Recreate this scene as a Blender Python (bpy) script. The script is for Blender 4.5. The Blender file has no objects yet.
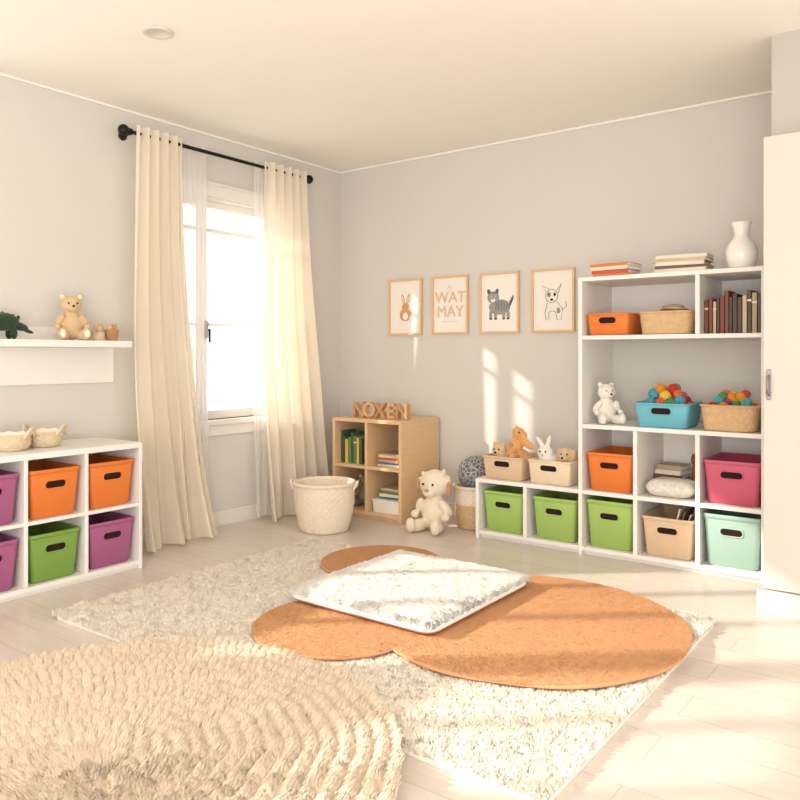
import bpy, bmesh, math, random
import numpy as np
from mathutils import Vector, Matrix, Euler
random.seed(7); rng=np.random.default_rng(5)
sc=bpy.context.scene
PI=math.pi
# ------------------------------------------------------------------ materials
def lin(c):
    c=c/255.0
    return c/12.92 if c<=0.04045 else ((c+0.055)/1.055)**2.4
_M={}
def mat(name,rgb,rough=.6,var=.05,scale=6,bump=0,bscale=80,metal=0,transl=0,transp=0,sheen=0,coat=0,tone=False,stretch=None):
    if name in _M: return _M[name]
    m=bpy.data.materials.new(name); m.use_nodes=True
    nt=m.node_tree; N=nt.nodes; L=nt.links; N.clear()
    out=N.new('ShaderNodeOutputMaterial'); p=N.new('ShaderNodeBsdfPrincipled')
    tc=N.new('ShaderNodeTexCoord'); mp=N.new('ShaderNodeMapping'); L.new(tc.outputs['Object'],mp.inputs[0])
    if stretch: mp.inputs['Scale'].default_value=stretch
    c=[lin(x) for x in rgb]
    n=N.new('ShaderNodeTexNoise'); n.inputs['Scale'].default_value=scale; n.inputs['Detail'].default_value=3
    L.new(mp.outputs[0],n.inputs['Vector'])
    mx=N.new('ShaderNodeMix'); mx.data_type='RGBA'
    mx.inputs[6].default_value=[min(1,x*(1-var)) for x in c]+[1]
    mx.inputs[7].default_value=[min(1,x*(1+var)) for x in c]+[1]
    if tone:
        at=N.new('ShaderNodeAttribute'); at.attribute_name='tone'; L.new(at.outputs['Fac'],mx.inputs[0])
    else: L.new(n.outputs['Fac'],mx.inputs[0])
    L.new(mx.outputs[2],p.inputs['Base Color'])
    p.inputs['Roughness'].default_value=rough; p.inputs['Metallic'].default_value=metal
    p.inputs['Sheen Weight'].default_value=sheen; p.inputs['Coat Weight'].default_value=coat
    if rough>.75: p.inputs['Specular IOR Level'].default_value=.15
    if bump>0:
        n2=N.new('ShaderNodeTexNoise'); n2.inputs['Scale'].default_value=bscale; n2.inputs['Detail'].default_value=4
        L.new(mp.outputs[0],n2.inputs['Vector'])
        b=N.new('ShaderNodeBump'); b.inputs['Strength'].default_value=bump; b.inputs['Distance'].default_value=.01
        L.new(n2.outputs['Fac'],b.inputs['Height']); L.new(b.outputs[0],p.inputs['Normal'])
    sh=p.outputs[0]
    if transl>0:
        t=N.new('ShaderNodeBsdfTranslucent'); L.new(mx.outputs[2],t.inputs[0])
        ms=N.new('ShaderNodeMixShader'); ms.inputs[0].default_value=transl
        L.new(sh,ms.inputs[1]); L.new(t.outputs[0],ms.inputs[2]); sh=ms.outputs[0]
    if transp>0:
        t=N.new('ShaderNodeBsdfTransparent')
        ms=N.new('ShaderNodeMixShader'); ms.inputs[0].default_value=transp
        L.new(sh,ms.inputs[1]); L.new(t.outputs[0],ms.inputs[2]); sh=ms.outputs[0]
    L.new(sh,out.inputs[0]); _M[name]=m; return m

def wood_floor():
    m=bpy.data.materials.new('whitewashed_planks'); m.use_nodes=True
    nt=m.node_tree; N=nt.nodes; L=nt.links; p=N['Principled BSDF']
    tc=N.new('ShaderNodeTexCoord'); mp=N.new('ShaderNodeMapping'); L.new(tc.outputs['Object'],mp.inputs[0])
    br=N.new('ShaderNodeTexBrick'); br.inputs['Scale'].default_value=1
    br.inputs['Brick Width'].default_value=1.7; br.inputs['Row Height'].default_value=.17
    br.inputs['Mortar Size'].default_value=.0016; br.inputs['Mortar Smooth'].default_value=.3
    br.inputs['Color1'].default_value=(lin(226),lin(216),lin(206),1); br.inputs['Color2'].default_value=(lin(219),lin(208),lin(197),1)
    br.inputs['Mortar'].default_value=(lin(190),lin(177),lin(164),1)
    L.new(mp.outputs[0],br.inputs['Vector'])
    m2=N.new('ShaderNodeMapping'); m2.inputs['Scale'].default_value=(2,30,1); L.new(tc.outputs['Object'],m2.inputs[0])
    n=N.new('ShaderNodeTexNoise'); n.inputs['Scale'].default_value=1.5; n.inputs['Detail'].default_value=6; L.new(m2.outputs[0],n.inputs['Vector'])
    mx=N.new('ShaderNodeMix'); mx.data_type='RGBA'; mx.blend_type='MULTIPLY'; mx.inputs[0].default_value=.35
    r=N.new('ShaderNodeValToRGB'); r.color_ramp.elements[0].color=(.8,.78,.76,1); r.color_ramp.elements[0].position=.3; r.color_ramp.elements[1].color=(1,1,1,1); r.color_ramp.elements[1].position=.6
    L.new(n.outputs['Fac'],r.inputs[0]); L.new(br.outputs['Color'],mx.inputs[6]); L.new(r.outputs[0],mx.inputs[7])
    L.new(mx.outputs[2],p.inputs['Base Color']); p.inputs['Roughness'].default_value=.3
    b=N.new('ShaderNodeBump'); b.inputs['Strength'].default_value=.12; b.inputs['Distance'].default_value=.003; b.invert=True
    L.new(br.outputs['Fac'],b.inputs['Height']); L.new(b.outputs[0],p.inputs['Normal'])
    return m

WALL=mat('wall_paint_grey',(218,214,207),.85,.01,3,.04,250)
CEIL=mat('ceiling_paint',(251,246,238),.9,.01)
WHITE=mat('white_paint',(243,239,233),.45,.01)
TRIM=mat('trim_white',(238,233,226),.4,.01)
DOORM=mat('door_paint',(213,206,196),.5,.01)
BLACK=mat('black_metal',(28,26,25),.4,.1,metal=.6)
WOOD=mat('light_birch_wood',(226,190,146),.5,.08,5,stretch=(1,1,12))
WOODD=mat('oak_wood',(214,172,122),.5,.12,5,stretch=(1,1,12))
CURT=mat('cream_linen',(253,244,229),.9,.015,20,.15,400,transl=.42)
SHEER=mat('white_sheer',(255,253,250),.9,.01,transl=.5,transp=.60)
DARK=mat('slot_shade_panel',(44,30,28),.8,.1)  # dark colour painted in for the shade inside the handle holes
ORANGE=mat('orange_plastic',(232,128,52),.5,.03)
MAGENTA=mat('magenta_plastic',(170,94,136),.5,.03)
PINK=mat('pink_plastic',(206,94,120),.5,.03)
GREEN=mat('green_plastic',(126,164,70),.5,.03)
LIME=mat('lime_plastic',(164,196,102),.5,.03)
MINT=mat('mint_plastic',(162,194,180),.5,.03)
BLUE=mat('sky_blue_plastic',(108,186,204),.5,.03)
BEIGE=mat('beige_fabric',(224,196,162),.9,.05,20,.3,300)
CREAMF=mat('cream_fabric',(238,218,188),.9,.05,20,.3,300)
WICK=mat('wicker_tan',(218,184,140),.8,.18,40,.3,200)
WICKL=mat('woven_cream',(241,227,204),.85,.08,40,.3,200)
WICKM=mat('woven_natural',(226,206,174),.85,.15,40,.3,200)
PAPER=mat('paper_white',(245,239,229),.8,.02)
TAN=mat('tan_print',(214,164,108),.8,.08,30)
TANL=mat('tan_print_light',(226,196,160),.8,.08,30)
GREYP=mat('grey_print',(158,156,154),.8,.25,60)
GREYD=mat('grey_print_dark',(104,102,100),.8,.2,60)
INK=mat('ink_dark',(60,54,50),.8,.1)

# ------------------------------------------------------------------ builder
def link(o): sc.collection.objects.link(o); return o
class B:
    def __init__(s,name): s.name=name; s.v=[]; s.f=[]; s.mi=[]; s.sm=[]; s.mats=[]
    def m(s,mt):
        if mt not in s.mats: s.mats.append(mt)
        return s.mats.index(mt)
    def add(s,vs,fs,mt,smooth=False,M=None):
        k=len(s.v); i=s.m(mt)
        for v in vs:
            v=Vector(v)
            if M is not None: v=M@v
            s.v.append(tuple(v))
        for f in fs: s.f.append([k+a for a in f]); s.mi.append(i); s.sm.append(smooth)
        return s
    def box(s,a,b,mt,M=None):
        x0,y0,z0=a; x1,y1,z1=b
        vs=[(x0,y0,z0),(x1,y0,z0),(x1,y1,z0),(x0,y1,z0),(x0,y0,z1),(x1,y0,z1),(x1,y1,z1),(x0,y1,z1)]
        fs=[(3,2,1,0),(4,5,6,7),(0,1,5,4),(1,2,6,5),(2,3,7,6),(3,0,4,7)]
        return s.add(vs,fs,mt,False,M)
    def loft(s,loops,mt,c0=True,c1=True,smooth=True,M=None):
        n=len(loops[0]); vs=[p for l in loops for p in l]; fs=[]
        for i in range(len(loops)-1):
            for j in range(n):
                fs.append((i*n+j,i*n+(j+1)%n,(i+1)*n+(j+1)%n,(i+1)*n+j))
        if c0: fs.append(tuple(reversed(range(n))))
        if c1: fs.append(tuple(range((len(loops)-1)*n,len(loops)*n)))
        return s.add(vs,fs,mt,smooth,M)
    def lathe(s,prof,mt,seg=32,M=None,c0=True,c1=False):
        return s.loft([[(r*math.cos(2*PI*j/seg),r*math.sin(2*PI*j/seg),z) for j in range(seg)] for r,z in prof],mt,c0,c1,True,M)
    def ell(s,c,r,mt,rot=(0,0,0),seg=16,M=None):
        if not hasattr(r,'__len__'): r=(r,r,r)
        R=Matrix.Translation(c)@Euler(rot).to_matrix().to_4x4()
        if M is not None: R=M@R
        h=seg//2; vs=[(0,0,-r[2])]
        for i in range(1,h):
            a=-PI/2+PI*i/h
            for j in range(seg): b=2*PI*j/seg; vs.append((r[0]*math.cos(a)*math.cos(b),r[1]*math.cos(a)*math.sin(b),r[2]*math.sin(a)))
        vs.append((0,0,r[2])); e=len(vs)-1; fs=[]
        for j in range(seg):
            k=(j+1)%seg
            fs.append((0,1+k,1+j)); fs.append((e,1+(h-2)*seg+j,1+(h-2)*seg+k))
            for i in range(h-2): fs.append((1+i*seg+j,1+i*seg+k,1+(i+1)*seg+k,1+(i+1)*seg+j))
        return s.add(vs,fs,mt,True,R)
    def tube(s,pts,r,mt,seg=10,M=None):
        pts=[Vector(p) for p in pts]; loops=[]
        for i,p in enumerate(pts):
            d=(pts[min(i+1,len(pts)-1)]-pts[max(i-1,0)]).normalized()
            up=Vector((0,0,1)) if abs(d.z)<.9 else Vector((1,0,0))
            a=d.cross(up).normalized(); b=d.cross(a)
            rr=r[i] if hasattr(r,'__len__') else r
            loops.append([tuple(p+rr*(math.cos(-2*PI*j/seg)*a+math.sin(-2*PI*j/seg)*b)) for j in range(seg)])
        return s.loft(loops,mt,True,True,True,M)
    def text(s,body,size,ext,mt,M,bevel=0):
        cu=bpy.data.curves.new('t','FONT'); cu.body=body; cu.size=size; cu.extrude=ext; cu.bevel_depth=bevel
        cu.align_x='CENTER'; cu.resolution_u=3
        o=bpy.data.objects.new('t',cu); link(o); bpy.context.view_layer.update()
        me=bpy.data.meshes.new_from_object(o.evaluated_get(bpy.context.evaluated_depsgraph_get()))
        s.add([v.co for v in me.vertices],[tuple(p.vertices) for p in me.polygons],mt,False,M)
        bpy.data.objects.remove(o); return s
    def done(s,loc=(0,0,0),rotz=0,bevel=0,parent=None,keep=False,name=None):
        me=bpy.data.meshes.new(s.name)
        V=np.array(s.v); off=np.zeros(3)
        if not keep:
            lo=V.min(0); hi=V.max(0); off=np.array([(lo[0]+hi[0])/2,(lo[1]+hi[1])/2,lo[2]])
        me.from_pydata((V-off).tolist(),[],s.f)
        for mt in s.mats: me.materials.append(mt)
        me.polygons.foreach_set('material_index',s.mi); me.polygons.foreach_set('use_smooth',s.sm); me.update()
        o=link(bpy.data.objects.new(s.name,me))
        R=Matrix.Rotation(rotz,3,'Z'); o.location=Vector(loc)+R@Vector(off); o.rotation_euler=(0,0,rotz)
        if bevel: 
            b=o.modifiers.new('b','BEVEL'); b.width=bevel; b.segments=2; b.limit_method='ANGLE'; b.angle_limit=.9
        if parent: o.parent=parent
        return o
def rrect(w,d,r,z,n=5,cx=0,cy=0):
    pts=[]; r=min(r,w/2-.001,d/2-.001)
    for k,(sx,sy) in enumerate(((1,1),(-1,1),(-1,-1),(1,-1))):
        for i in range(n):
            a=PI/2*k+PI/2*i/(n-1)
            pts.append((cx+sx*(w/2-r)+r*math.cos(a),cy+sy*(d/2-r)+r*math.sin(a),z))
    return pts

# ------------------------------------------------------------------ room
o=B('floor').box((-.15,-7.5,-.1),(6.5,.15,0),wood_floor()).done(keep=True)
B('ceiling').box((-.15,-7.5,2.7),(6.5,.15,2.8),CEIL).done(keep=True)
B('wall_back').box((-.15,0,0),(6.5,.15,2.7),WALL).done(keep=True)
wins=[(-1.62,-.62,.74,2.27),(-4.66,-2.95,1.26,2.56),(-6.2,-4.76,1.80,2.56)]
w=B('wall_left'); ys=-7.5
for a,b_,c,d in sorted(wins):
    w.box((-.15,ys,0),(0,a,2.7),WALL); w.box((-.15,a,0),(0,b_,c),WALL); w.box((-.15,a,d),(0,b_,2.7),WALL); ys=b_
w.box((-.15,ys,0),(0,0,2.7),WALL); w.done(keep=True)
B('wall_right').box((3.42,-.82,0),(6.5,-.001,2.7),mat('wall_paint_shaded',(194,188,180),.85,.01)).done(keep=True)  # wall colour darkened to paint in the shadow on this wall
B('baseboard_left').box((0,-7.5,0),(.015,-.016,.085),TRIM).box((0,-7.5,.085),(.009,-.016,.1),TRIM).done(bevel=.002,keep=True)
B('baseboard_back').box((.016,-.015,0),(3.41,0,.085),TRIM).box((.016,-.009,.085),(3.41,0,.1),TRIM).done(bevel=.002,keep=True)
B('trim_1').box((0,-7.5,2.684),(.014,0,2.7),CEIL).done(bevel=.006,keep=True)
B('trim_2').box((.014,-.014,2.684),(3.42,0,2.7),CEIL).done(bevel=.006,keep=True)
GL=bpy.data.materials.new('window_glass'); GL.use_nodes=True
n=GL.node_tree; n.nodes.clear(); oo=n.nodes.new('ShaderNodeOutputMaterial'); t=n.nodes.new('ShaderNodeBsdfTransparent'); g=n.nodes.new('ShaderNodeBsdfGlossy'); g.inputs['Roughness'].default_value=.05
mm=n.nodes.new('ShaderNodeMixShader'); mm.inputs[0].default_value=.04; n.links.new(t.outputs[0],mm.inputs[1]); n.links.new(g.outputs[0],mm.inputs[2]); n.links.new(mm.outputs[0],oo.inputs[0])
for k,(a,b_,c,d) in enumerate(wins):
    w=B('window_%d'%(k+1)); cw=.075 if k==0 else .04
    w.box((0,a-cw,c-.02),(.02,a,d+.0),TRIM); w.box((0,b_,c-.02),(.02,b_+cw,d),TRIM)
    w.box((0,a-cw-.01,d),(.026,b_+cw+.01,d+cw),TRIM); w.box((0,a-cw-.015,d+cw),(.034,b_+cw+.015,d+cw+.02),TRIM)
    w.box((-.06,a-cw-.02,c-.035),(.045,b_+cw+.02,c),TRIM); w.box((0,a-cw,c-.11),(.018,b_+cw,c-.035),TRIM)
    w.box((-.14,a,c),(0,a+.012,d),TRIM); w.box((-.14,b_-.012,c),(0,b_,d),TRIM); w.box((-.14,a,d-.012),(0,b_,d),TRIM)
    if k==0: edges=[a+.012,-1.37,b_-.012]; f=.048
    else:
        f=.026; edges=[a+.012+(b_-a-.024)*i/3 for i in range(4)]
    for i in range(len(edges)-1):
        y0,y1=edges[i],edges[i+1]
        w.box((-.11,y0,c),(-.07,y0+f,d-.012),TRIM); w.box((-.11,y1-f,c),(-.07,y1,d-.012),TRIM)
        w.box((-.11,y0+f,c),(-.07,y1-f,c+f+.01),TRIM); w.box((-.11,y0+f,d-.012-f),(-.07,y1-f,d-.012),TRIM)
        if k==0:
            zz=c+(d-c)*.86; w.box((-.1,y0+f,zz-.014),(-.08,y1-f,zz+.014),TRIM)
            zz=c+(d-c)*.43; w.box((-.1,y0+f,zz-.010),(-.08,y1-f,zz+.010),TRIM)
        w.box((-.092,y0+f,c+f),(-.088,y1-f,d-.012-f),GL)
    if k==0:
        y=-1.345
        w.box((-.07,y,1.30),(-.055,y+.025,1.42),BLACK); w.box((-.058,y+.007,1.35),(-.03,y+.02,1.365),BLACK); w.box((-.034,y+.007,1.27),(-.024,y+.02,1.365),BLACK)
    w.done(bevel=.003,keep=True)
dr=B('door_1')
ST=mat('brushed_steel',(150,144,138),.3,.05,metal=1)
dr.box((3.41,-.95,.11),(4.35,-.822,2.19),DOORM)
dr.box((3.385,-.968,0),(4.365,-.822,.105),DOORM)
dr.box((3.424,-.956,.98),(3.444,-.95,1.12),ST)
dr.tube([(3.434,-.955,1.09),(3.434,-.985,1.085),(3.434,-.99,1.05),(3.434,-.985,1.01),(3.434,-.955,1.0)],.006,ST)
dr.done(bevel=.004,keep=True)
c=B('recessed_ceiling_light'); c.lathe([(.05,2.7),(.068,2.7),(.07,2.694),(.062,2.688),(.048,2.69),(.044,2.698),(.0001,2.698)],mat('light_trim',(216,210,202),.4),32,Matrix.Translation((1.12,-2.58,0)),c0=False)
c.done(keep=True)

# ------------------------------------------------------------------ curtains
def curtain(b,yt,yb,ztop,zbot,x0,amp,folds,mt,seed=0,flare=.06,nz=60,ns=150,pinch=None):
    vs=[];fs=[]
    for i in range(nz+1):
        t=i/nz; z=ztop+(zbot-ztop)*t
        e=t**1.3
        a=yt[0]+(yb[0]-yt[0])*e; c=yt[1]+(yb[1]-yt[1])*e
        if pinch: a+=pinch[0]*math.sin(PI*t); c+=pinch[1]*math.sin(PI*t)
        for j in range(ns+1):
            s=j/ns; ph=2*PI*folds*s+seed
            A=amp*(.65+.5*t)
            x=x0+A*math.sin(ph+.5*math.sin(2.5*t+seed+s*4))+.35*A*math.sin(1.73*ph+1.3+2*t)*t+flare*t**5*(.6+.4*math.sin(ph*.5))+.012*math.sin(9*t+3*s)*t
            y=a+(c-a)*s+.35*A*math.cos(ph*1.0+.8*t)
            vs.append((max(x,.03),y,z+ (.01*math.sin(ph) if i==nz else 0)))
    for i in range(nz):
        for j in range(ns): k=i*(ns+1)+j; fs.append((k,k+1,k+ns+2,k+ns+1))
    b.add(vs,fs,mt,True)
c=B('curtain'); curtain(c,(-2.04,-1.70),(-2.04,-1.50),2.57,.012,.15,.04,5,CURT,0,.13,pinch=(-.03,-.02))
curtain(c,(-1.70,-1.48),(-1.66,-1.48),2.56,.03,.11,.022,5,SHEER,1,.04); c.done(keep=True)
c=B('curtain'); curtain(c,(-.98,-.58),(-1.00,-.32),2.57,.012,.15,.04,5,CURT,2,.08,pinch=(-.02,0))
curtain(c,(-1.04,-.92),(-1.04,-.90),2.56,.03,.10,.02,4,SHEER,1,.03,pinch=(-.02,0)); c.done(keep=True)
r=B('curtain_rod'); r.tube([(.12,-2.07,2.53),(.12,-.53,2.53)],.012,BLACK,14)
for y in (-2.10,-.50): r.ell((.12,y,2.53),.034,BLACK); 
for y in (-2.055,-.545): r.tube([(.12,y-.008,2.53),(.12,y+.008,2.53)],.02,BLACK,14)
for y in (-2.03,-.57): r.tube([(.002,y,2.53),(.12,y,2.53)],.008,BLACK); r.lathe([(.0001,0),(.028,0),(.028,.01),(.0001,.01)],BLACK,16,Matrix.Translation((0,y,2.53))@Matrix.Rotation(PI/2,4,'Y'))
r.done(keep=True)

# ------------------------------------------------------------------ bins, baskets
def bin_(name,w,d,h,mt,loc,rotz=0,taper=.86,slot=True,fill=None):
    b=B(name); t=.006; r=.022
    wb=w*taper; db=d*.92
    L=[rrect(wb-.02,db-.02,r,0),rrect(wb,db,r,.008),rrect(wb+(w-wb)*.9,db+(d-db)*.9,r,h*.9),rrect(w-.004,d-.004,r,h*.91),rrect(w+.006,d+.006,r,h*.915),rrect(w+.008,d+.008,r,h-.003),rrect(w+.004,d+.004,r,h),rrect(w-2*t,d-2*t,r,h),rrect(wb-2*t,db-2*t,r,t)]
    b.loft(L,mt)
    if slot:
        for sgn in (-1,1):
            zc=h*.68; yy=(db+(d-db)*.68)/2
            sl=math.atan2((d-db)/2,h)
            M=Matrix.Rotation(0 if sgn<0 else PI,4,'Z')@Matrix.Translation((0,-yy,zc))@Matrix.Rotation(PI/2+sl,4,'X')
            sw=min(.11,w*.4); sh=.036
            b.loft([rrect(sw+.016,sh+.016,.02,-.003),rrect(sw+.014,sh+.014,.02,.004),rrect(sw,sh,.018,.004),rrect(sw-.002,sh-.002,.018,-.002)],mt,False,False,True,M)
            b.loft([rrect(sw,sh,.018,-.001),rrect(sw,sh,.018,.0015)],DARK,False,True,False,M)  # flat panel over the bin wall, painted as the hole's dark inside
    return b.done(loc,rotz,keep=True)
def woven(name,rb,rt,h,mt,loc,rows=10,nsp=20,n=2.0,amp=.004,rotz=0,rim=None,handles=False,two=None,bulge=0):
    b=B(name); N=nsp*4; loops=[]
    def ring(rx,ry,z,a=0,sg=1):
        L=[]
        for j in range(N):
            th=2*PI*j/N; cx,cy=math.cos(th),math.sin(th)
            px=math.copysign(abs(cx)**(2/n),cx); py=math.copysign(abs(cy)**(2/n),cy)
            o_=a*sg*(1 if (j//2)%2 else -1)
            L.append(((rx+o_)*px,(ry+o_)*py,z))
        return L
    loops.append(ring(rb[0]*.9,rb[1]*.9,0))
    for i in range(rows):
        for q,f in ((.15,0),(.5,1),(.85,0)):
            t=(i+q)/rows; k=t**.8; bu=bulge*math.sin(PI*t)
            loops.append(ring(rb[0]+(rt[0]-rb[0])*k+bu,rb[1]+(rt[1]-rb[1])*k+bu,h*.95*t,amp*(f*1.0),1 if i%2 else -1))
    if two: 
        k=int(len(loops)*two[0]); b.loft(loops[:k+1],mt,True,False); loops=loops[k:]
        mt2=two[1]
    else: mt2=mt
    e=.008
    loops+= [ring(rt[0]+e,rt[1]+e,h*.95),ring(rt[0]+e,rt[1]+e,h),ring(rt[0]-.004,rt[1]-.004,h+.004)]
    loops+=[ring(rt[0]-.014,rt[1]-.014,h*.96),ring(rb[0]-.01,rb[1]-.01,.02)]
    b.loft(loops,mt2,not two,True)
    if handles:
        for s in (-1,1):
            pts=[(s*(rt[0]+.005+.02*math.sin(PI*q/8)),-.05+.1*q/8,h*.86+.05*math.sin(PI*q/8)) for q in range(9)]
            b.tube(pts,.008,mt)
    return b.done(loc,rotz,keep=True)

# ------------------------------------------------------------------ left cubby shelf
s=B('cube_storage_shelf'); y0,y1=-3.52,-2.22; t=.02
s.box((.03,y0,.67),(.48,y1,.70),WHITE); s.box((.03,y0+t,.02),(.475,y1-t,.045),WHITE); s.box((.06,y0+t,0),(.46,y1-t,.02),WHITE)
s.box((.03,y0,0),(.48,y0+t,.67),WHITE); s.box((.03,y1-t,0),(.48,y1,.67),WHITE)
s.box((.03,y0+t,.347),(.475,y1-t,.365),WHITE); s.box((.02,y0,.0),(.03,y1,.70),WHITE)
cell=(y1-y0-t)/4
for k in range(1,4): s.box((.03,y0+k*cell,.045),(.474,y0+k*cell+t,.67),WHITE)
s.done(bevel=.002,keep=True)
cols_top=[ORANGE,ORANGE,MAGENTA,GREEN]; cols_bot=[MAGENTA,GREEN,MAGENTA,ORANGE]
for k in range(4):
    yc=y1-t/2-cell*(k+.5)
    bin_('storage_bin',.265,.37,.245,cols_top[k],(.275,yc,.365),PI/2)
    bin_('storage_bin',.265,.37,.245,cols_bot[k],(.275,yc,.045),PI/2)

s=B('floating_wall_shelf'); s.box((.0,-2.90,1.228),(.27,-2.14,1.266),WHITE); s.box((.0,-2.90,1.02),(.02,-2.10,1.228),WHITE); s.box((0,-2.90,1.266),(.02,-2.28,1.345),WHITE)
s.done(bevel=.003,keep=True)

# ------------------------------------------------------------------ corner bookcase
s=B('wooden_bookcase'); X0,X1,Yf,Yb,H=.36,1.0,-.50,-.02,.72; t=.025
s.box((X0,Yf,0),(X0+t,Yb,H),WOOD); s.box((X1-t,Yf,0),(X1,Yb,H),WOOD); s.box((X0+t,Yf,H-t),(X1-t,Yb,H),WOOD)
s.box((X0+t,Yf,.03),(X1-t,Yb,.055),WOOD); s.box((X0+t,Yf+.02,0),(X1-t,Yf+.04,.03),WOOD)
xm=(X0+X1)/2; s.box((xm-.012,Yf+.002,.055),(xm+.012,Yb,H-t),WOOD)
s.box((X0+t,Yf+.002,.36),(xm-.012,Yb,.382),WOOD); s.box((xm+.012,Yf+.002,.36),(X1-t,Yb,.382),WOOD)
s.box((X0+t,Yb-.01,.055),(X1-t,Yb,H-t),WHITE); s.done(bevel=.002,keep=True)

# ------------------------------------------------------------------ white wall unit
s=B('white_shelving_unit'); t=.024; A0,A1,A2=1.60,2.309,3.335; yf,yb=-.50,-.022
def vb(x,z0,z1,tt=t): s.box((x-tt/2,yf,z0),(x+tt/2,yb,z1),WHITE)
vb(A0+t/2,0,.361); vb(1.955,.05,.361); vb(A1+t/2,0,1.621); vb(A2-t/2,0,1.621)
c1=A1+(A2-A1)/3; c2=A1+2*(A2-A1)/3
s.box((A0,yf,.361),(A1,yb,.385),WHITE); s.box((A0+t,yf+.003,.026),(A1,yb,.05),WHITE); s.box((A0+t,yf+.03,0),(A1,yf+.045,.026),WHITE)
i0,i1=A1+t,A2-t
s.box((A1,yf,1.621),(A2,yb,1.645),WHITE)
for z in (1.30,.775,.385,.05): s.box((i0,yf+.003,z-t),(i1,yb,z),WHITE)
s.box((i0,yf+.03,0),(i1,yf+.045,.026),WHITE)
for x in (c1,c2): vb(x,.05,.361); vb(x,.385,.751)
vb(c2-.0,1.30,1.621)
s.box((A0+t,yb-.006,.05),(A1,yb,.361),WHITE)
for z0,z1 in ((.05,.361),(.385,.751),(1.30,1.621)): s.box((i0,yb-.006,z0),(i1,yb,z1),WHITE)
s.done(bevel=.002,keep=True)
for x,mt,w_,h_,z in ((1.785,LIME,.285,.26,.05),(2.138,LIME,.285,.26,.05),(2.488,LIME,.28,.28,.05),(2.822,BEIGE,.28,.225,.05),(3.16,MINT,.285,.28,.05),
     (2.488,ORANGE,.275,.225,.385),(3.16,PINK,.285,.235,.385)):
    bin_('storage_bin',w_,.38,h_,mt,(x,-.285,z),taper=.88)
bin_('fabric_bin',.285,.30,.15,BEIGE,(1.775,-.32,.385),taper=.93)
bin_('fabric_bin',.285,.30,.15,CREAMF,(2.10,-.32,.385),taper=.93)
bin_('storage_bin',.31,.28,.14,BLUE,(2.79,-.34,.775))
bin_('storage_bin',.255,.28,.13,ORANGE,(2.475,-.33,1.30),taper=.92)
woven('wicker_basket',(.135,.12),(.15,.135),.13,WICK,(2.80,-.335,1.30),6,22,5)
woven('wicker_basket',(.13,.12),(.148,.135),.14,WICK,(3.14,-.345,.775),6,22,5)
woven('laundry_basket',(.155,.155),(.205,.205),.33,WICKL,(.67,-.93,0),15,26,2,.0055,rotz=.5,handles=True,bulge=.012)
woven('wicker_basket',(.12,.12),(.145,.145),.29,WICK,(1.44,-.24,0),13,20,2,two=(.62,WICKL))
b=B('patterned_ball'); 
pm=bpy.data.materials.new('ball_pattern'); pm.use_nodes=True; N=pm.node_tree.nodes; p=N['Principled BSDF']; v=N.new('ShaderNodeTexVoronoi'); v.feature='DISTANCE_TO_EDGE'; v.inputs['Scale'].default_value=34; tc=N.new('ShaderNodeTexCoord'); pm.node_tree.links.new(tc.outputs['Object'],v.inputs['Vector'])
cr=N.new('ShaderNodeValToRGB'); cr.color_ramp.interpolation='CONSTANT'; cr.color_ramp.elements[0].color=(.4,.39,.38,1); cr.color_ramp.elements[1].color=(.13,.13,.14,1); cr.color_ramp.elements[1].position=.10
pm.node_tree.links.new(v.outputs['Distance'],cr.inputs[0]); pm.node_tree.links.new(cr.outputs[0],p.inputs['Base Color'])
b.ell((1.44,-.24,.37),.122,pm,seg=32).done()

# ------------------------------------------------------------------ books
BC=[mat('book_%d'%i,c,.6,.04) for i,c in enumerate([(130,76,56),(88,74,64),(206,186,150),(74,98,74),(216,124,66),(178,158,128),(106,88,74),(230,220,200),(70,116,134),(200,88,62),(232,190,90),(100,140,84)])]
def books_up(b,x0,x1,y,z,hmin,hmax,d,pal):
    x=x0
    while x<x1-.012:
        t=random.uniform(.016,.03); h=random.uniform(hmin,hmax)
        if x+t>x1: break
        mt=BC[random.choice(pal)]; M=Matrix.Translation((x,y,z))
        b.box((0,0,0),(.0018,d,h),mt,M).box((t-.0028,0,0),(t-.001,d,h),mt,M).box((0,0,0),(t-.001,.002,h),mt,M).box((.0018,.002,.003),(t-.0028,d-.004,h-.004),PAPER,M)
        if random.random()<.35: b.box((-.0002,-.0006,h*.74),(t-.0008,.0,h*.79),BC[7],M)
        x+=t
def books_flat(b,cx,cy,z,n,w,d,pal,tk=(.012,.022),jit=.15):
    for i in range(n):
        t=random.uniform(*tk); ww=w*random.uniform(.85,1); dd=d*random.uniform(.85,1); mt=BC[pal[i%len(pal)]]
        M=Matrix.Translation((cx+random.uniform(-.008,.008),cy,z))@Matrix.Rotation(random.uniform(-jit,jit),4,'Z')
        b.box((-ww/2,-dd/2,0),(ww/2,dd/2,.002),mt,M).box((-ww/2,-dd/2,t-.002),(ww/2,dd/2,t),mt,M).box((-ww/2,-dd/2,.002),(ww/2-.004,-dd/2+.003,t-.002),mt,M).box((-ww/2+.003,-dd/2+.004,.002),(ww/2-.004,dd/2-.004,t-.002),PAPER,M)
        z+=t
    return z
b=B('row_of_books'); books_up(b,c2+.016,i1-.004,-.42,1.30,.17,.235,.16,[0,1,2,5,6,1,2,5]); b.done()
b=B('row_of_books'); books_up(b,.395,.60,-.44,.382,.17,.24,.15,[3,11,8,3,10,11,2]); b.done()
b=B('book_stack'); books_flat(b,.835,-.34,.382,6,.22,.18,[7,8,2,9,7,5]); b.done()
b=B('book_stack'); z=books_flat(b,.835,-.34,.145,4,.2,.17,[8,7,11,2]); b.done()
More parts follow.
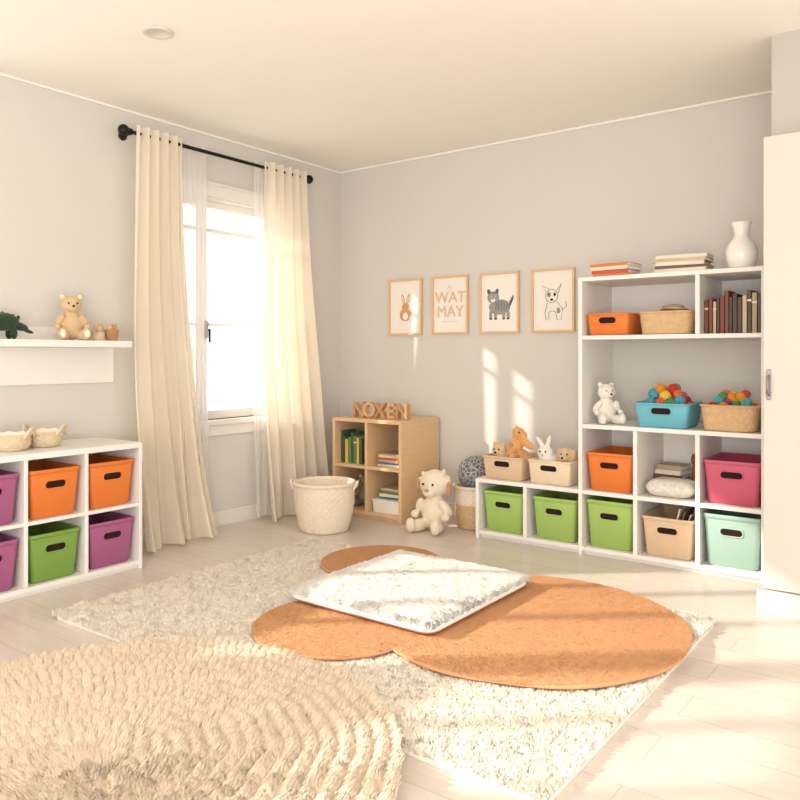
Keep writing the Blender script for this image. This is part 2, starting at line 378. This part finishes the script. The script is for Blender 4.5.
b=B('storage_box'); b.loft([rrect(.24,.2,.01,0),rrect(.25,.21,.01,.075),rrect(.256,.216,.01,.076),rrect(.256,.216,.01,.09)],PAPER,M=Matrix.Translation((.835,-.36,.055)),smooth=False).done()
b=B('book_stack'); books_flat(b,2.50,-.385,1.645,4,.24,.2,[4,9,7,4],(.015,.022)); b.done()
b=B('book_stack'); books_flat(b,2.89,-.385,1.645,5,.29,.2,[7,6,7,2,7],(.015,.022)); b.done()
b=B('magazines')
for i,(a,k) in enumerate(((-.02,7),(.0,6),(.025,2),(.045,9))):
    M=Matrix.Translation((2.84+a,-.33,.10))@Matrix.Rotation(.25+.05*i,4,'Y'); b.box((-.004,-.09,0),(.004,.09,.23-.01*i),BC[k],M)
b.done()
b=B('white_vase'); b.lathe([(.045,0),(.062,.004),(.078,.05),(.082,.09),(.070,.13),(.042,.165),(.036,.185),(.040,.215),(.052,.245),(.054,.25),(.045,.246),(.03,.215),(.024,.185),(.03,.16),(.055,.12),(.0001,.02)],mat('white_ceramic',(250,246,238),.25,.01,coat=.4),40,Matrix.Translation((3.195,-.40,1.645))).done()
def pillow(name,w,d,h,mt,loc,rotz):
    b=B(name); L=[]
    for z,k in ((-1,.6),(-.8,.82),(-.4,.95),(0,1),(.4,.95),(.8,.82),(1,.6)): L.append(rrect(w*k,d*k,min(w,d)*k*.25,h/2+z*h/2,7))
    b.loft(L,mt); return b.done(loc,rotz,keep=True)
dm=mat('dotted_fabric',(232,224,210),.9,.30,60,.2,60)
pillow('small_cushion',.27,.2,.095,dm,(2.822,-.37,.385),0)
b=B('book_stack'); books_flat(b,2.76,-.16,.385,6,.17,.16,[5,0,6,0,7],(.022,.03),.1); b.done()
b=B('wooden_figure_toys'); 
for x,h_ in ((2.885,.22),(2.925,.18)): b.lathe([(.016,0),(.018,.02),(.012,h_*.6),(.008,h_*.7),(.016,h_*.78),(.018,h_*.88),(.01,h_),(.0001,h_)],BC[0] if x<2.9 else WOODD,16,Matrix.Translation((x,-.17,.385)))
b.done()

# ------------------------------------------------------------------ toys
YC=[mat('yarn_%d'%i,c,.9,.1,30,.6,120) for i,c in enumerate([(206,62,58),(236,150,50),(90,150,90),(80,90,160),(236,200,80),(160,76,120),(230,116,70),(90,170,186),(130,170,76),(214,90,70)])]
def balls(name,cx,cy,z,w,d,r=.034):
    b=B(name)
    for lay in range(4):
        k=1-lay*.13-.05*(lay==3)
        nx=max(2,int(w*k/(r*1.7))); ny=max(2,int(d*k/(r*1.9)))
        for i in range(nx):
            for j in range(ny):
                rr=r*random.uniform(.8,1.1)
                c=Vector((cx+w*k*((i+.5)/nx-.5)+random.uniform(-.01,.01),cy+d*k*((j+.5)/ny-.5),z+lay*r*1.12+random.uniform(-.01,.01)))
                mt=random.choice(YC); b.ell(c,rr,mt,seg=12)
                for q in range(5):
                    E=Matrix.Translation(c)@Euler((random.random()*3,random.random()*3,random.random()*3)).to_matrix().to_4x4()
                    b.tube([(rr*math.cos(a*PI/6),rr*math.sin(a*PI/6),0) for a in range(13)],.003,mt,5,M=E)
    return b.done()
balls('yarn_balls',2.79,-.34,.885,.27,.2,.030)
balls('yarn_balls',3.14,-.345,.875,.25,.18,.026)
b=B('folded_cloth'); 
for i in range(4): b.ell((2.80+random.uniform(-.03,.03),-.335,1.42+.014*i),(.095-.012*i,.08,.013),BC[[5,0,2,5][i]],(0,random.uniform(-.12,.12),random.random()))
b.done()

def fur(name,rgb): return mat(name,rgb,.95,.08,30,.5,160,sheen=.3)
CRM=fur('plush_cream',(242,228,204)); BRN=fur('plush_brown',(196,150,108)); WHT=fur('plush_white',(244,238,226)); TANP=fur('plush_tan',(218,188,146)); GRN=fur('plush_dark_green',(40,64,44)); GRYP=fur('plush_grey',(150,136,120))
EYE=mat('eye_black',(20,16,14),.2,.1); PALE=fur('plush_pale',(250,240,220))
def plush(name,parts,extras,loc,rotz,S,mt):
    """fused soft toy: the limbs/torso/head are voxel-merged into one skin"""
    e=bpy.data.objects.new(name,None); link(e); e.location=loc; e.rotation_euler=(0,0,rotz); e.empty_display_size=.05
    b=B('body')
    for p in parts:
        c,r=p[0],p[1]; rot=p[2] if len(p)>2 else (0,0,0)
        b.ell(c,r,mt,rot,20)
    V=np.array(b.v)*S; V[:,2]-=V[:,2].min(); dz=(np.array(b.v)*S)[:,2].min(); b.v=[tuple(v) for v in V]
    o=b.done(keep=True); o.name=name+'_body'; o.parent=e
    rm=o.modifiers.new('r','REMESH'); rm.mode='VOXEL'; rm.voxel_size=.013*S; rm.use_smooth_shade=True
    sm=o.modifiers.new('s','SMOOTH'); sm.factor=.6; sm.iterations=4
    b=B('details')
    for c,r,m_,*rt in extras: b.ell(c,r,m_,rt[0] if rt else (0,0,0),14)
    b.v=[(v[0]*S,v[1]*S,v[2]*S-dz) for v in b.v]
    o=b.done(keep=True); o.name=name+'_face'; o.parent=e
    return e
def sit(earr=(.075,.045,.075),earp=(.17,0,.9),muz=(.1,.09,.08)):
    P=[((0,0,.3),(.23,.2,.29)),((0,-.02,.5),(.15,.14,.14)),((0,-.04,.73),(.205,.19,.19)),((0,-.2,.67),muz)]
    for s in (-1,1):
        P+=[((s*earp[0],earp[1],earp[2]),earr),((s*.235,-.08,.4),(.075,.08,.17),(.5,-s*.45,0)),((s*.285,-.17,.27),(.068,.075,.07)),
            ((s*.17,-.24,.11),(.1,.22,.105),(0,0,s*.3)),((s*.225,-.42,.14),(.085,.065,.12))]
    return P
def face(pad=PALE):
    E=[((0,-.285,.7),(.032,.02,.024),EYE)]
    for s in (-1,1): E+=[((s*.085,-.222,.765),.02,EYE),((s*.17,-.035,.905),(.045,.02,.045),pad),((s*.23,-.478,.14),(.05,.012,.075),pad)]
    return E
plush('teddy_bear',sit(),face(),(.15,-2.45,1.266),PI/2-.35,.27,TANP)
# lamb: big round woolly head and floppy ears
P=sit((.06,.05,.12),(.25,-.02,.76),(.12,.10,.10)); P.append(((0,0,.78),(.26,.22,.22)))
for q in range(30):
    a=q*2.4; zz=.66+.32*(q/30); rr_=.25*math.sqrt(max(0,1-((zz-.78)/.24)**2))
    if math.sin(a)>-.5: P.append(((rr_*math.cos(a),rr_*.85*math.sin(a),zz),.042))
E=[((0,-.298,.70),(.045,.02,.03),BRN)]
for s_ in (-1,1): E+=[((s_*.09,-.252,.79),.02,EYE),((s_*.285,-.06,.72),(.045,.05,.12),BRN),((s_*.23,-.478,.14),(.05,.012,.075),CRM)]
plush('plush_lamb',P,E,(1.27,-.48,0),.1,.41,CRM)
plush('plush_polar_bear',sit((.06,.04,.06),(.14,0,.9),(.09,.13,.075)),[((0,-.325,.69),(.03,.02,.022),EYE)]+[((s_*.07,-.215,.765),.016,EYE) for s_ in (-1,1)],(2.425,-.36,.775),.75,.26,WHT)
plush('teddy_bear',sit(),face(),(.52,-.30,.055),.3,.24,GRYP)
P=[((0,0,.45),(.42,.2,.24)),((.42,0,.34),(.26,.1,.11),(0,.25,0)),((.66,0,.22),(.16,.05,.05),(0,.3,0)),((-.4,0,.55),(.14,.11,.2),(0,-.6,0)),((-.55,0,.66),(.18,.12,.11))]
for x in (-.24,.22):
    for y in (-.13,.13): P.append(((x,y,.16),(.09,.08,.17)))
for i in range(6): P.append(((-.3+.14*i,0,.66-.03*abs(i-2)),(.05,.02,.07)))
plush('toy_dinosaur',P,[((-.64,s_*.09,.70),.02,mat('eye_white',(240,240,230))) for s_ in (-1,1)],(.14,-2.82,1.266),PI/2,.2,GRN)
b=B('toy_pot'); M=Matrix.Translation((.16,-2.205,1.266))
b.lathe([(.030,0),(.032,.002),(.040,.06),(.042,.062),(.040,.065),(.033,.06),(.026,.01)],BRN,24,M,c1=True); b.lathe([(.030,.0),(.031,.002),(.037,.05),(.03,.05),(.0001,.01)],WICKM,24,Matrix.Translation((.15,-2.285,1.266)))
b.tube([(.15,-2.318,1.31),(.15,-2.315,1.35),(.15,-2.285,1.37),(.15,-2.255,1.35),(.15,-2.252,1.31)],.003,WOODD)
for y,m_ in ((-2.22,TANP),(-2.19,BRN),(-2.285,TANP)): 
    b.ell((.16,y,1.335),(.019,.018,.026),m_); b.ell((.16,y-.012,1.36),.007,m_); b.ell((.16,y+.012,1.36),.007,m_)
b.done()
for (x,y,rr) in ((.24,-2.65,.082),(.27,-2.84,.085)):
    woven('crochet_basket',(rr*.78,rr*.78),(rr,rr),.075,WICKM,(x,y,.70),6,16,2,.0045,bulge=.012,handles=True,rotz=.6)
    b=B('folded_washcloths')
    for q in range(4): b.ell((x-.02+.02*q,y-.036+.024*q,.770+.004*(q%2)),(.04,.016,.026),WICKL,(.2*q-.3,0,.4))
    b.done()
def plushpile(name,cx,cy,z,spec):
    e=bpy.data.objects.new(name,None); link(e); e.location=(cx,cy,z)
    for i,(pt,ex,m_) in enumerate(spec):
        b=B('toy_%d'%i)
        for p in pt: b.ell(p[0],p[1],m_,p[2] if len(p)>2 else (0,0,0),16)
        o=b.done(keep=True); o.name=name+'_toy_%d'%i; o.parent=e
        r=o.modifiers.new('r','REMESH'); r.mode='VOXEL'; r.voxel_size=.004; r.use_smooth_shade=True
        s_=o.modifiers.new('s','SMOOTH'); s_.factor=.5; s_.iterations=3
        if ex:
            b=B('d')
            for c,rr,mm_ in ex: b.ell(c,rr,mm_,seg=10)
            o=b.done(keep=True); o.name=name+'_spots_%d'%i; o.parent=e
    e.scale=(1.25,1.1,1.3)
    return e
gir=([((.03,0,.0),(.08,.08,.06)),((.03,-.03,.07),(.04,.035,.07),(0,.5,0)),((.06,-.04,.135),(.045,.03,.03),(0,.5,0)),((.03,-.04,.125),(.012,.012,.03)),((.05,-.055,.16),(.008,.008,.025)),((.10,-.04,.09),(.045,.022,.02),(0,.5,0))],
     [((.02,-.062,.08),.012,BRN),((.045,-.06,.05),.012,BRN),((0,-.07,.02),.014,BRN),((.07,-.07,.145),.005,EYE),((.06,-.078,.03),.012,BRN)],fur('plush_orange',(226,168,108)))
bear=([((-.055,0,.0),(.055,.08,.05)),((-.065,-.03,.045),(.04,.036,.036)),((-.09,-.03,.075),.013),((-.04,-.03,.075),.013),((-.065,-.065,.035),(.018,.016,.015))],[((-.078,-.062,.052),.005,EYE),((-.052,-.062,.052),.005,EYE),((-.065,-.08,.038),.006,EYE)],TANP)
plushpile('plush_toys',1.775,-.32,.50,[gir,bear])
rab=([((-.05,0,.0),(.06,.08,.05)),((-.06,-.03,.05),(.042,.04,.04)),((-.085,-.03,.095),(.013,.01,.04),(0,-.6,0)),((-.045,-.03,.10),(.013,.01,.04),(0,.3,0))],[((-.075,-.066,.06),.005,EYE),((-.045,-.066,.06),.005,EYE),((-.06,-.07,.045),.005,BRN)],WHT)
dog=([((.055,0,.0),(.06,.08,.05)),((.055,-.03,.045),(.045,.04,.04)),((.018,-.03,.05),(.013,.02,.032)),((.095,-.03,.05),(.013,.02,.032)),((.055,-.07,.035),(.022,.02,.018))],[((.04,-.064,.055),.005,EYE),((.07,-.064,.055),.005,EYE),((.055,-.09,.04),.006,EYE)],TANP)
plushpile('plush_toys',2.10,-.32,.50,[rab,dog])
b=B('wooden_letters')
for i,ch in enumerate('NOXEN'):
    b.text(ch,.15,.018,WOODD if i%2 else BRN,Matrix.Translation((.51+.1*i,-.36,.7262))@Matrix.Rotation(PI/2,4,'X'),.005)
o=b.done(); o.location.z=.7205

# ------------------------------------------------------------------ framed pictures
def fr(i,xc):
    b=B('framed_picture'); w_,h_=.315,.43; zc=1.555; t=.014
    for x in (-1,1): b.box((xc+x*(w_/2-t/2)-t/2,-.026,zc-h_/2),(xc+x*(w_/2-t/2)+t/2,-.002,zc+h_/2),WOOD)
    for z in (-1,1): b.box((xc-w_/2+t,-.026,zc+z*(h_/2-t/2)-t/2),(xc+w_/2-t,-.002,zc+z*(h_/2-t/2)+t/2),WOOD)
    b.box((xc-w_/2+t,-.013,zc-h_/2+t),(xc+w_/2-t,-.002,zc+h_/2-t),PAPER)
    def e(x,z,rx,rz,m_,rot=0,l=0): b.ell((xc+x,-.0135-l*.0006,zc+z),(rx,.001,rz),m_,(0,rot,0),20)
    def ln(pts,r=.0018,m_=INK): b.tube([(xc+x,-.0145,zc+z) for x,z in pts],r,m_,6)
    if i==0:
        e(0,-.06,.055,.05,TAN); e(.0,.0,.034,.032,TAN); e(-.022,.06,.013,.045,TAN,-.25); e(.024,.058,.013,.045,TAN,.3); e(.055,-.085,.018,.016,PAPER,0,1)
        e(-.022,.06,.005,.03,PAPER,-.25,1); e(.024,.058,.005,.03,PAPER,.3,1); e(0,-.07,.024,.03,PAPER,0,1); e(-.012,.005,.003,.003,INK,0,2); e(.012,.005,.003,.003,INK,0,2)
    elif i==1:
        for k,(tx,z) in enumerate((('WAT',.02),('MAY',-.085))): b.text(tx,.115,.0006,TANL,Matrix.Translation((xc,-.0136,zc+z))@Matrix.Rotation(PI/2,4,'X'),.002)
        ln([(-.02,.13),(-.0,.15),(.0,.11),(.02,.13)],.0015,TAN); ln([(-.07,-.12),(.07,-.12)],.0012,TAN)
    elif i==2:
        e(0,-.03,.085,.055,GREYP); e(-.05,.04,.048,.043,GREYP,0,.5); e(-.085,.08,.014,.022,GREYD,-.3); e(-.02,.08,.014,.022,GREYD,.3)
        for x in (-.07,-.03,.035,.07): e(x,-.085,.013,.033,GREYP); e(x,-.112,.013,.008,GREYD,0,1)
        e(.095,.01,.010,.045,GREYD,.4); e(-.05,.02,.02,.014,PAPER,0,1.5); e(-.05,.027,.006,.004,INK,0,2.5)
        for x in (-.068,-.034): e(x,.047,.006,.006,PAPER,0,1.5); e(x,.047,.003,.003,INK,0,2.5)
        for q in range(6): ln([(-.03+.022*q,.012),(-.025+.022*q,-.02),(-.03+.022*q,-.05)],.0022,GREYD)
        for q in (-1,0,1): ln([(-.05+.012*q,.066),(-.05+.012*q,.08)],.002,GREYD)
    else:
        ln([(.045*math.cos(a*.35)-.01,.03+.045*math.sin(a*.35)) for a in range(19)],.0016)
        e(-.03,.04,.014,.018,GREYP); e(.012,.04,.009,.012,INK); e(-.01,.005,.012,.008,INK); e(-.03,.04,.005,.006,INK,0,1)
        ln([(-.05,.06),(-.08,.1),(-.03,.08)],.0014); ln([(.03,.07),(.06,.11),(.04,.05)],.0014)
        ln([(-.04,-.015),(-.06,-.08),(-.05,-.13),(-.03,-.13),(-.03,-.08)],.0014); ln([(.03,-.01),(.07,-.06),(.06,-.13),(.03,-.13),(.02,-.08)],.0014); ln([(-.03,-.08),(-.005,-.07),(.02,-.08)],.0014); ln([(.068,-.07),(.1,-.04),(.09,-.01)],.0014)
        e(.04,-.07,.014,.02,GREYP)
    b.done(keep=True)
for i,x in enumerate((.68,1.09,1.505,1.917)): fr(i,x)

# ------------------------------------------------------------------ rugs
def tufts(pts,z0,h,wd,lean,clump,hm=None,seed=1,pull=.5,leanf=None,cen=None,cid=None,upn=.85):
    """tapered 3-sided yarn tufts, bent towards shared clump tips"""
    n=len(pts); g=np.random.default_rng(seed)
    cell=np.floor(pts/clump).astype(int) if cid is None else cid
    def hsh(a,k): 
        x=np.sin(a[:,0]*127.1+a[:,1]*311.7+k*74.7)*43758.5453; return x-np.floor(x)
    if cen is None: cen=(cell+np.stack([.2+.6*hsh(cell,1),.2+.6*hsh(cell,2)],1))*clump
    cl=np.stack([hsh(cell,3)-.5,hsh(cell,4)-.5],1)*2*lean
    tip=pts+(cen-pts)*pull+cl+g.normal(0,lean*.35,(n,2))
    if leanf is not None: tip=tip+leanf
    hh=h*(.8+.3*hsh(cell,5)+g.uniform(-.15,.15,n))
    if hm is not None: hh=hh*hm
    a=g.uniform(0,2*PI,n)
    mid=pts*.6+tip*.4
    zb=z0 if np.ndim(z0) else np.full(n,z0)
    V=np.zeros((n,7,3)); Nn=np.zeros((n,7,3))
    for k in range(3):
        dx=np.stack([np.cos(a+k*2*PI/3),np.sin(a+k*2*PI/3)],1)
        V[:,k,:2]=pts+dx*wd*.45; V[:,k,2]=zb
        V[:,3+k,:2]=mid+dx*wd*.5; V[:,3+k,2]=zb+hh*.6
        Nn[:,k,:2]=dx*.5; Nn[:,3+k,:2]=dx*.55
    V[:,6,:2]=tip; V[:,6,2]=zb+hh
    Nn[:,:,2]=upn
    Nn/=np.linalg.norm(Nn,axis=2,keepdims=True)
    b0=np.arange(n)*7
    Q=np.concatenate([np.stack([b0+k,b0+(k+1)%3,b0+3+(k+1)%3,b0+3+k],1) for k in range(3)])
    T=np.concatenate([np.stack([b0+3+k,b0+3+(k+1)%3,b0+6],1) for k in range(3)])
    tone=np.repeat(np.clip(.5*hsh(cell,6)+.5*g.random(n),0,1),7)
    return V.reshape(-1,3),Q,T,tone,Nn.reshape(-1,3)
def rugmesh(name,bb,tf,mt,loc=(0,0,0),rotz=0):
    V,Q,T,tone,Nn=tf
    k=len(bb.v); mi=bb.m(mt)
    allv=np.concatenate([np.array(bb.v),V]).astype(np.float32)
    loops=np.concatenate([np.array([i for f in bb.f for i in f]),(Q+k).ravel(),(T+k).ravel()]).astype(np.int32)
    tot=np.concatenate([np.array([len(f) for f in bb.f]),np.full(len(Q),4),np.full(len(T),3)]).astype(np.int32)
    start=np.concatenate([[0],np.cumsum(tot)[:-1]]).astype(np.int32)
    me=bpy.data.meshes.new(name); me.vertices.add(len(allv)); me.vertices.foreach_set('co',allv.ravel())
    me.loops.add(len(loops)); me.loops.foreach_set('vertex_index',loops)
    me.polygons.add(len(tot)); me.polygons.foreach_set('loop_start',start)
    for m_ in bb.mats: me.materials.append(m_)
    me.polygons.foreach_set('material_index',np.concatenate([np.array(bb.mi),np.full(len(Q)+len(T),mi)]).astype(np.int32))
    me.update(calc_edges=True)
    me.polygons.foreach_set('use_smooth',np.ones(len(tot),dtype=bool))
    at=me.attributes.new('tone','FLOAT','POINT'); at.data.foreach_set('value',np.concatenate([np.full(k,.5),tone]).astype(np.float32))
    NN=np.concatenate([np.zeros((k,3)),Nn])
    me.normals_split_custom_set_from_vertices(NN.tolist())
    me.update(); o=link(bpy.data.objects.new(name,me)); o.location=loc; o.rotation_euler=(0,0,rotz); return o
SH1=mat('shag_cream',(252,242,226),.95,.03,tone=True)
SH2=mat('shag_beige',(244,225,200),.95,.06,tone=True)
SHT=mat('felt_tan',(214,160,116),.95,.07,tone=True)
SHW=mat('shag_white',(253,249,242),.95,.02,tone=True)
W,D=2.42,1.70; cx,cy=2.07,-2.10
b=B('shag_area_rug'); b.loft([rrect(W,D,.05,0),rrect(W,D,.05,.015),rrect(W-.02,D-.02,.05,.019)],SH1,smooth=False)
n=110000; pts=np.stack([rng.uniform(-W/2,W/2,n),rng.uniform(-D/2,D/2,n)],1)
rugmesh('shag_area_rug',b,tufts(pts,.014,.022,.0095,.009,.028,seed=2,pull=.4,upn=1.0),SH1,(cx,cy,0),.0)
# round rug: petal-like yarn clumps laid in concentric rings
R=.87
b=B('round_shag_rug'); b.loft([[(r_*math.cos(2*PI*j/96),r_*math.sin(2*PI*j/96),z_) for j in range(96)] for r_,z_ in ((R,0),(R,.014),(R-.012,.020))],SH2,smooth=False)
n=120000; rr=R*np.sqrt(rng.random(n)); th=rng.random(n)*2*PI
RS=.052
rw=rr+.010*np.sin(th*5)+.006*np.sin(th*13+1)
ri=np.floor(rw/RS); fr_=rw/RS-ri
na=np.maximum(5,np.round(2*PI*(ri+.5)*RS/.034)); aj=np.floor((th/(2*PI)+.37*ri)*na)
fa=(th/(2*PI)+.37*ri)*na-aj
u=np.stack([np.cos(th),np.sin(th)],1); pts=u*rr[:,None]
tc_=((aj+.5)/na-.37*ri)*2*PI; rc=rr+(ri+.7)*RS-rw
cen=np.stack([np.cos(tc_),np.sin(tc_)],1)*rc[:,None]
core=np.clip(rr/.1,0,1)
hm=(.45+.7*np.sin(PI*np.clip(fr_,0,1))**.8)*(.75+.35*np.sin(PI*fa)); hm=hm*core+.95*(1-core)
cen=cen*core[:,None]+pts*(1-core)[:,None]
tf=tufts(pts,.016,.028,.008,.007,.03,hm=hm,seed=3,pull=.4,leanf=u*(.009*core)[:,None],cen=cen,cid=np.stack([ri,aj],1),upn=.8)
rugmesh('round_shag_rug',b,tf,SH2,(2.198,-3.586,.030))
def feltmat(name,r_,loc,n,seed,sx=1.0,rot=0):
    b=B(name); K=96
    def rad(th): return r_*(1+.008*math.sin(5*th+seed)+.006*math.sin(9*th+2*seed))
    def L(k,z): return [(sx*k*rad(2*PI*j/K)*math.cos(2*PI*j/K),k*rad(2*PI*j/K)*math.sin(2*PI*j/K),z) for j in range(K)]
    b.loft([L(.99,0),L(1,.004),L(1,.010),L(.99,.014)],SHT)
    g=np.random.default_rng(seed); q=r_*.995*np.sqrt(g.random(n)); t_=g.random(n)*2*PI
    return rugmesh(name,b,tufts(np.stack([sx*q*np.cos(t_),q*np.sin(t_)],1),.011,.006,.005,.003,.02,seed=seed,pull=.1,upn=1.2),SHT,loc,rot)
ZR=.036
feltmat('round_tan_mat',.665,(2.645,-1.81,ZR),60000,11)
feltmat('round_tan_mat',.36,(2.03,-2.34,ZR+.001),22000,12)
feltmat('round_tan_mat',.335,(1.57,-1.45,ZR),20000,13)
b=B('fluffy_floor_cushion'); W,D=.80,.86
Ls=[rrect(W*.94,D*.94,.05,0,6),rrect(W*.985,D*.985,.06,.008,6),rrect(W,D,.06,.018,6)]
b.loft(Ls,SHT,True,False)
prof=[(1,.018),(1.004,.030),(.99,.044),(.96,.054),(.9,.061),(.7,.068),(.4,.071)]
b.loft([rrect(W*k,D*k,.06*k,z,6) for k,z in prof],SHW,False,True)
n=70000; pts=np.stack([rng.uniform(-W/2,W/2,n)*.995,rng.uniform(-D/2,D/2,n)*.995],1)
q=np.maximum(abs(pts[:,0])/(W/2),abs(pts[:,1])/(D/2))
zb=np.interp(q,[0,.4,.7,.9,.96,.99,1.0],[.070,.070,.066,.058,.051,.041,.028])-.004
out_=pts/np.maximum(np.linalg.norm(pts,axis=1,keepdims=True),.01)*(np.clip((q-.85)/.15,0,1)*.010)[:,None]
rugmesh('fluffy_floor_cushion',b,tufts(pts,zb,.016,.009,.006,.024,seed=5,pull=.25,leanf=out_,upn=1.3),SHW,(2.05,-1.83,ZR+.018),.0)

# ------------------------------------------------------------------ light + camera
wd=bpy.data.worlds.new('World'); sc.world=wd; wd.use_nodes=True
bg=wd.node_tree.nodes['Background']; bg.inputs[0].default_value=(1,.968,.93,1); bg.inputs[1].default_value=2.02
sd=bpy.data.lights.new('sun','SUN'); sd.energy=4.8; sd.angle=.02; sd.color=(1,.93,.82)
so=link(bpy.data.objects.new('sun',sd)); so.rotation_euler=Vector((1,.84,-.66)).to_track_quat('-Z','Y').to_euler(); so.location=(-4,-4,5)
al=bpy.data.lights.new('ceiling_fill','AREA'); al.energy=80; al.size=1.6; al.color=(1,.96,.92)  # unseen fill light added behind the camera to brighten the ceiling
ao=link(bpy.data.objects.new('ceiling_fill',al)); ao.location=(4.6,-6.4,.9); ao.rotation_euler=Vector((-3.2,4.0,2.6)).to_track_quat('-Z','Y').to_euler()
cd=bpy.data.cameras.new('camera'); cam=link(bpy.data.objects.new('camera',cd)); cam.location=(4.16,-4.77,1.185)
cam.rotation_euler=(PI/2,0,math.radians(36.6)); cd.lens=34.29; cd.sensor_width=36; cd.shift_y=-.05625; cd.clip_start=.05
sc.camera=cam
sc.view_settings.view_transform='Standard'
